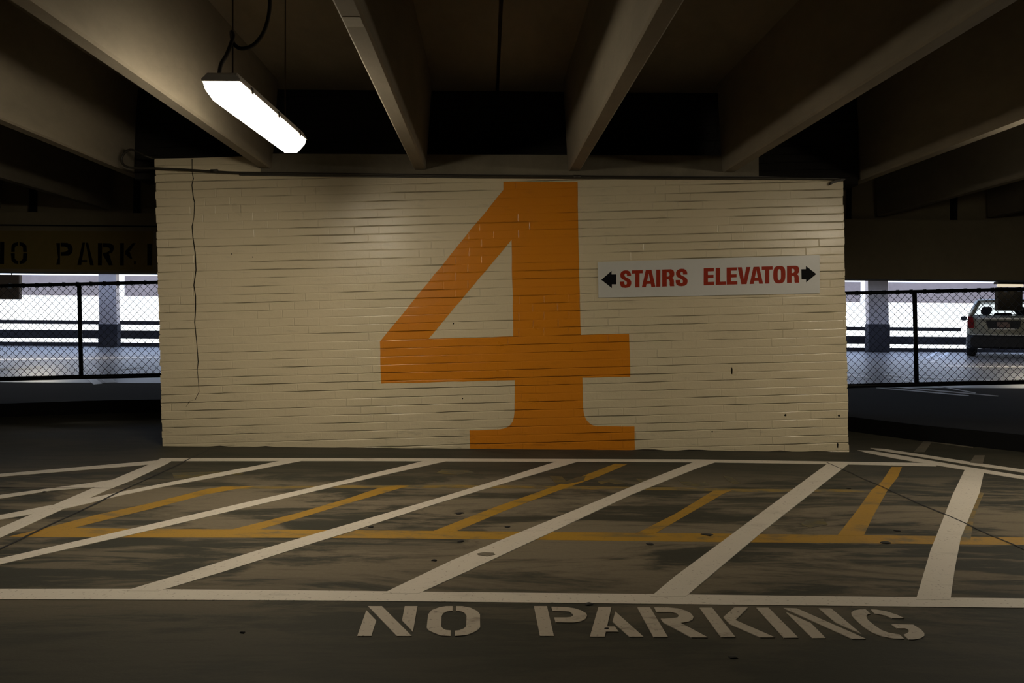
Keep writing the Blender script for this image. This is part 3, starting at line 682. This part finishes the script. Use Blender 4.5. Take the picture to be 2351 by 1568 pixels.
# fascia of the level above, in lengths between the columns
def fx(pxx): return at(pxx, 655, far(at(pxx, 655, 24.4).x)).x
FD = 31.0
for (a, b, lb) in ((-500, 224, 'pale outer beam above the left opening, left length'), (286, 700, 'pale outer beam above the left opening, beside the brick wall'), (1500, 1976, 'pale outer beam above the right opening, beside the brick wall'), (2040, 2900, 'pale outer beam above the right opening, over the car')):
    pa, pb = at(a, 655 + .0085*(a-180), FD), at(b, 655, FD)
    o = MB().box((pa.x, FD, at(180, 678, FD).z), (pb.x, FD+.6, at(180, 632, FD).z)).build('fascia_beam', M['outer']); tag(o, lb, 'beam', kind='structure')
bar('cable_rail', fx(-900), fx(2215), zz(744.5, 180), zz(735.5, 180), .15, .05, M['rail'], 'thin dark top rail along the outer edge of the far deck', 'rail')
bar('guard_rail', fx(-900), fx(3100), zz(777, 180), zz(758, 180), .05, .20, M['rail'], 'thick dark guard rail along the outer edge of the far deck', 'rail')
bar('edge_kerb', fx(-900), fx(3100), AZ-.02, zz(786, 180), .0, .25, M['rail'], 'low dark edge beam under the guard rail of the far deck', 'kerb')
def panel(x0, x1, y0, y1, D, mat, label):
    a, b = at(x0, y1, D), at(x1, y0, D)
    root = empty('hanging_sign', (0, 0, 0), label, 'sign')
    MB().cbox((a.x, D, a.z), (b.x, D+.10, b.z), .01).build('board', mat, root)
    for f in (.2, .8):
        x = a.x + (b.x-a.x)*f; MB().tube([(x, D+.05, b.z-.005), (x, D+.05, NC)], .01, 6).build('hanger_rod', M['wire'], root)
panel(-60, 44, 631, 686.5, 15.0, M['column'], 'dark grey hanging panel at the far left edge above the fence')
panel(2291, 2349, 660, 713, 14.0, M['gwall'], 'dark hanging panel hiding part of the car roof')
a, b = at(2290, 655.5, 13.8), at(2348, 655.5, 13.8)
root = empty('tube_lamp', ((a.x+b.x)/2, 13.8, a.z), 'small glowing tube lamp above the dark hanging panel at right', 'lamp')
MB().tube([(-(b.x-a.x)/2, 0, 0), ((b.x-a.x)/2, 0, 0)], .028, 10).build('tube', M['tube'], root)
MB().box((-(b.x-a.x)/2-.01, -.03, .028), ((b.x-a.x)/2+.01, .09, .07)).build('housing', M['gwall'], root)
for x in (-.2, .2): MB().tube([(x, .03, .06), (x, .03, NC-a.z)], .008, 6).build('hanger_rod', M['wire'], root)

DG = 'white bay lines on the far deck'
for pts, lb in (([(165,843),(182,843),(235,881),(215,883)], 'left leg of the white mark beyond the left fence, crossing its bottom rail'), ([(192,842),(215,842),(236,856),(269,878),(243,879),(213,857)], 'curved right leg of the white mark beyond the left fence'),
                ([(-20,846),(60,845),(100,841),(102,844),(60,849),(-20,851)], 'faint white line far beyond the left fence at the frame edge'), ([(270,849),(330,842),(332,844),(272,851)], 'short faint white line beyond the left fence near the wall'), ([(-20,824),(364,820),(364,823),(-20,827)], 'pale line across the far deck beyond the left fence'),
                ([(2110,830),(2119,829),(2158,808),(2147,808)], 'short slanting white line beyond the right fence, left one'), ([(2135,832),(2146,832),(2182,809),(2170,809)], 'short slanting white line beyond the right fence, right one'),
                ([(2168,839),(2260,840.5),(2420,842),(2420,844),(2260,843.5),(2168,842)], 'white line behind the fence just below the car'), ([(2030,859),(2110,864),(2351,876),(2351,878.5),(2110,867.5),(2030,862)], 'long white line just inside the right fence, upper one'),
                ([(2030,866),(2060,868),(2118,881),(2112,882),(2060,871)], 'short white line forking below the long line inside the right fence'), ([(1944,859),(1990,862),(2004,869),(1944,864)], 'white wedge beside the wall beyond the right fence'),
                ([(1944,878.5),(2000,882),(2000,884.5),(1944,882)], 'white line low beside the wall beyond the right fence'), ([(2012,890),(2060,893),(2225,908),(2220,910),(2060,896),(2012,891.5)], 'lower of two thin lines under the right fence'),
                ([(2055,888),(2130,894),(2292,909),(2292,911),(2130,897),(2055,890)], 'upper of two thin lines under the right fence'), ([(2152,886.5),(2160,886.5),(2240,902),(2238,904)], 'faint short line merging with the thin lines under the right fence')):
    mark('bay_line', pts, M['bayline'] if 'faint' not in lb and 'two thin' not in lb else M['bayfaint'], lb, group=DG, z=AZ)

# ------------------------------------------------------------------ parked SUV seen from behind
car = empty('car', (0, 0, 0), 'gold SUV parked beyond the right fence, seen from behind', 'car')
def loftx(sections, sm=False):
    mb = MB(); mb.loft(sections, True, sm); return mb
# body: sections along y (forward); each = ring of (x,y,z)
def sec(y, w, z0, z1, r=.09, tw=1.0):
    return [(-w+r, y, z0), (w-r, y, z0), (w, y, z0+r), (w*1.0, y, (z0+z1)/2), (w*tw, y, z1-r*.6), (w*tw-r*.7, y, z1), (-w*tw+r*.7, y, z1), (-w*tw, y, z1-r*.6), (-w, y, (z0+z1)/2), (-w, y, z0+r)]
body = MB().loft([sec(.06,.80,.60,1.12,.08,.97), sec(.10,.86,.56,1.18,.09,.97), sec(.35,.885,.50,1.20,.09,.975), sec(1.2,.89,.42,1.17,.09,.975), sec(3.2,.89,.42,1.10,.09,.97), sec(4.0,.86,.45,1.04,.1,.95), sec(4.32,.78,.50,.92,.1,.93)], True, True)
body.build('body', M['carpaint'], car)
# lower cladding and bumper
MB().loft([sec(.0,.78,.30,.58,.05), sec(.05,.86,.26,.63,.06), sec(.30,.90,.24,.60,.06), sec(.32,.80,.24,.58,.06), sec(1.1,.80,.24,.50,.06), sec(1.12,.90,.24,.50,.06), sec(3.1,.90,.24,.50,.06), sec(3.12,.80,.24,.50,.06), sec(3.95,.80,.26,.55,.06), sec(4.0,.88,.28,.60,.06), sec(4.42,.74,.32,.58,.06)], True).build('bumper_cladding', M['carplastic'], car)
# greenhouse: roof + pillars, with glass between
roofz, rb = 1.62, 1.18
def P4(mb, a, b, w):
    mb.tube([a, b], w, 6)
rf = MB().loft([sec(.16,.60,1.57,1.64,.03), sec(.5,.64,1.60,1.68,.03), sec(1.6,.65,1.61,1.69,.03), sec(2.6,.62,1.58,1.66,.03), sec(2.75,.60,1.55,1.60,.02)], True, True)
rf.build('roof', M['carpaint'], car)
for s in (-1, 1):
    for (y0, x0, y1, x1, w) in ((.12,.80,.20,.60,.055), (.30,.83,.32,.635,.05), (1.15,.84,1.2,.64,.035), (2.1,.84,2.0,.64,.035), (3.25,.80,2.7,.60,.035)):
        pil = MB(); P4(pil, (s*x0, y0, 1.16), (s*x1, y1, 1.61), w); pil.build('roof_pillar', M['carpaint'], car)
MB().poly([[(-.78,1.17),(.78,1.17),(.60,1.58),(-.60,1.58)]], lambda a, b: (a, .115+(b-1.17)*.2, b), (0, -.006, 0)).build('rear_window', M['glass'], car)
MB().poly([[(-.78,1.10),(.78,1.10),(.60,1.57),(-.60,1.57)]], lambda a, b: (a, 3.28-(b-1.10)*1.2, b), (0, .006, 0)).build('windscreen', M['glass'], car)
for s in (-1, 1):
    MB().poly([[(.20,1.18),(3.2,1.12),(2.7,1.58),(.24,1.60)]], lambda a, b: (s*(.83-(b-1.18)*.46), a, b), (s*.006, 0, 0)).build('side_window', M['glass'], car)
    MB().box((s*.54-.25, 1.0, .9), (s*.54+.25, 1.15, 1.22)).build('rear_seat', M['seat'], car)
    MB().loft([sec(2.0,.23,.6,1.28,.06), sec(2.14,.21,.6,1.28,.06)]).build('front_seat', M['seat'], car)
    MB().loft([[(x+s*.40, y, z) for x, y, z in sec(2.02,.13,1.28,1.47,.05)], [(x+s*.40, y, z) for x, y, z in sec(2.1,.12,1.28,1.46,.05)]]).build('headrest', M['seat'], car)
    MB().loft([[(x+s*.42, y, z) for x, y, z in sec(1.02,.13,1.22,1.40,.05)], [(x+s*.42, y, z) for x, y, z in sec(1.1,.12,1.22,1.38,.05)]]).build('headrest', M['seat'], car)
    tl = MB().poly([[(.70,.83),(.855,.83),(.865,1.0),(.85,1.17),(.74,1.17),(.70,1.0)]], lambda a, b: (s*a, .10, b), (0, -.06, 0)).build('tail_light', M['tail'], car)
    MB().loft([[(x+s*1.02, y, z) for x, y, z in sec(2.72,.085,1.06,1.20,.04)], [(x+s*1.02, y, z) for x, y, z in sec(2.86,.075,1.07,1.19,.04)]]).build('side_mirror', M['carplastic'], car)
    MB().tube([(s*.86, 2.8, 1.10), (s*.98, 2.8, 1.11)], .02, 6).build('mirror_arm', M['carplastic'], car)
    MB().tube([(s*.56, .45, 1.70), (s*.56, .5, 1.735), (s*.56, 2.2, 1.735), (s*.56, 2.25, 1.68)], .016, 6).build('roof_rail', M['carplastic'], car)
    for yc in (.72, 3.52):
        w = MB(); prof = []
        for k, rr_ in ((0, .30), (.02, .335), (.09, .345), (.18, .345), (.22, .335), (.235, .30)):
            prof.append([(s*(.895-k), yc+rr_*math.cos(2*PI*i/28), .345+rr_*math.sin(2*PI*i/28)) for i in range(28)])
        wo = w.loft(prof, True, False).build('wheel', M['rubber'], car)
        rim = MB().loft([[(s*(.9-k), yc+q*math.cos(2*PI*i/24), .345+q*math.sin(2*PI*i/24)) for i in range(24)] for k, q in ((0, .20), (-.004, .12), (-.002, .05))], True).build('wheel_rim', M['alloy'], wo)
MB().cbox((-.62, .015, 1.085), (.62, .09, 1.135), .01).build('tailgate_trim', M['chrome'], car)['label'] = 'bright chrome strip'
MB().cbox((-.30, .03, .80), (.30, .07, .83), .006).build('tailgate_trim', M['chrome'], car)['label'] = 'bright chrome strip under the plate'
MB().poly([[(-.36,.82),(.36,.82),(.42,1.06),(-.42,1.06)]], lambda a, b: (a, .075, b), (0, -.025, 0)).build('plate_recess', M['carplastic'], car)
MB().cbox((-.155, .035, .86), (.155, .045, 1.01), .003).build('licence_plate', M['plate'], car)
MB().cbox((-.74, .0, .63), (.74, .08, .655), .006).build('bumper_strip', M['chrome'], car)
MB().tube([(-.02, .10, 1.19), (.36, .08, 1.24)], .012, 6).build('rear_wiper', M['carplastic'], car)
cc = fl(2304, 821, AZ); D = 21.0; cx_ = at(2304, 750, D).x
car.location = (cx_, D, AZ)
car.rotation_euler = (0, 0, -math.atan2(cx_, D) + .01)

# ------------------------------------------------------------------ daylight outside, camera, view
w = bpy.data.worlds.new('World'); sc.world = w; w.use_nodes = True; nt = w.node_tree; bg = nt.nodes['Background']
tc = nt.nodes.new('ShaderNodeTexCoord'); sx = nt.nodes.new('ShaderNodeSeparateXYZ'); rp = nt.nodes.new('ShaderNodeValToRGB')
nt.links.new(tc.outputs['Generated'], sx.inputs[0]); nt.links.new(sx.outputs[2], rp.inputs[0]); nt.links.new(rp.outputs[0], bg.inputs[0])
e = rp.color_ramp.elements; e[0].position = 0.0; e[0].color = (.80, .84, .86, 1); e[1].position = .55; e[1].color = (.42, .58, 1.0, 1)
x = e.new(.07); x.color = (.66, .78, 1.0, 1)
bg.inputs[1].default_value = 2.7

cam = bpy.data.cameras.new('camera'); co = bpy.data.objects.new('camera', cam); C.objects.link(co)
cam.sensor_width = 36; cam.sensor_fit = 'HORIZONTAL'; cam.lens = F/2351*36
cam.shift_x = (1175.5-CX)/2351; cam.shift_y = -(784-CY)/2351; cam.clip_start = .05; cam.clip_end = 300
co.matrix_world = Matrix.Translation((0, 0, H)) @ Matrix.Rotation(PI/2, 4, 'X') @ Matrix.Rotation(TH, 4, 'Z')
sc.camera = co
sc.view_settings.view_transform = 'Standard'; sc.view_settings.look = 'None'; sc.view_settings.gamma = 1; sc.view_settings.use_curve_mapping = False
sc.view_settings.exposure = 0
sc.cycles.use_denoising = True
sc.cycles.max_bounces = 8
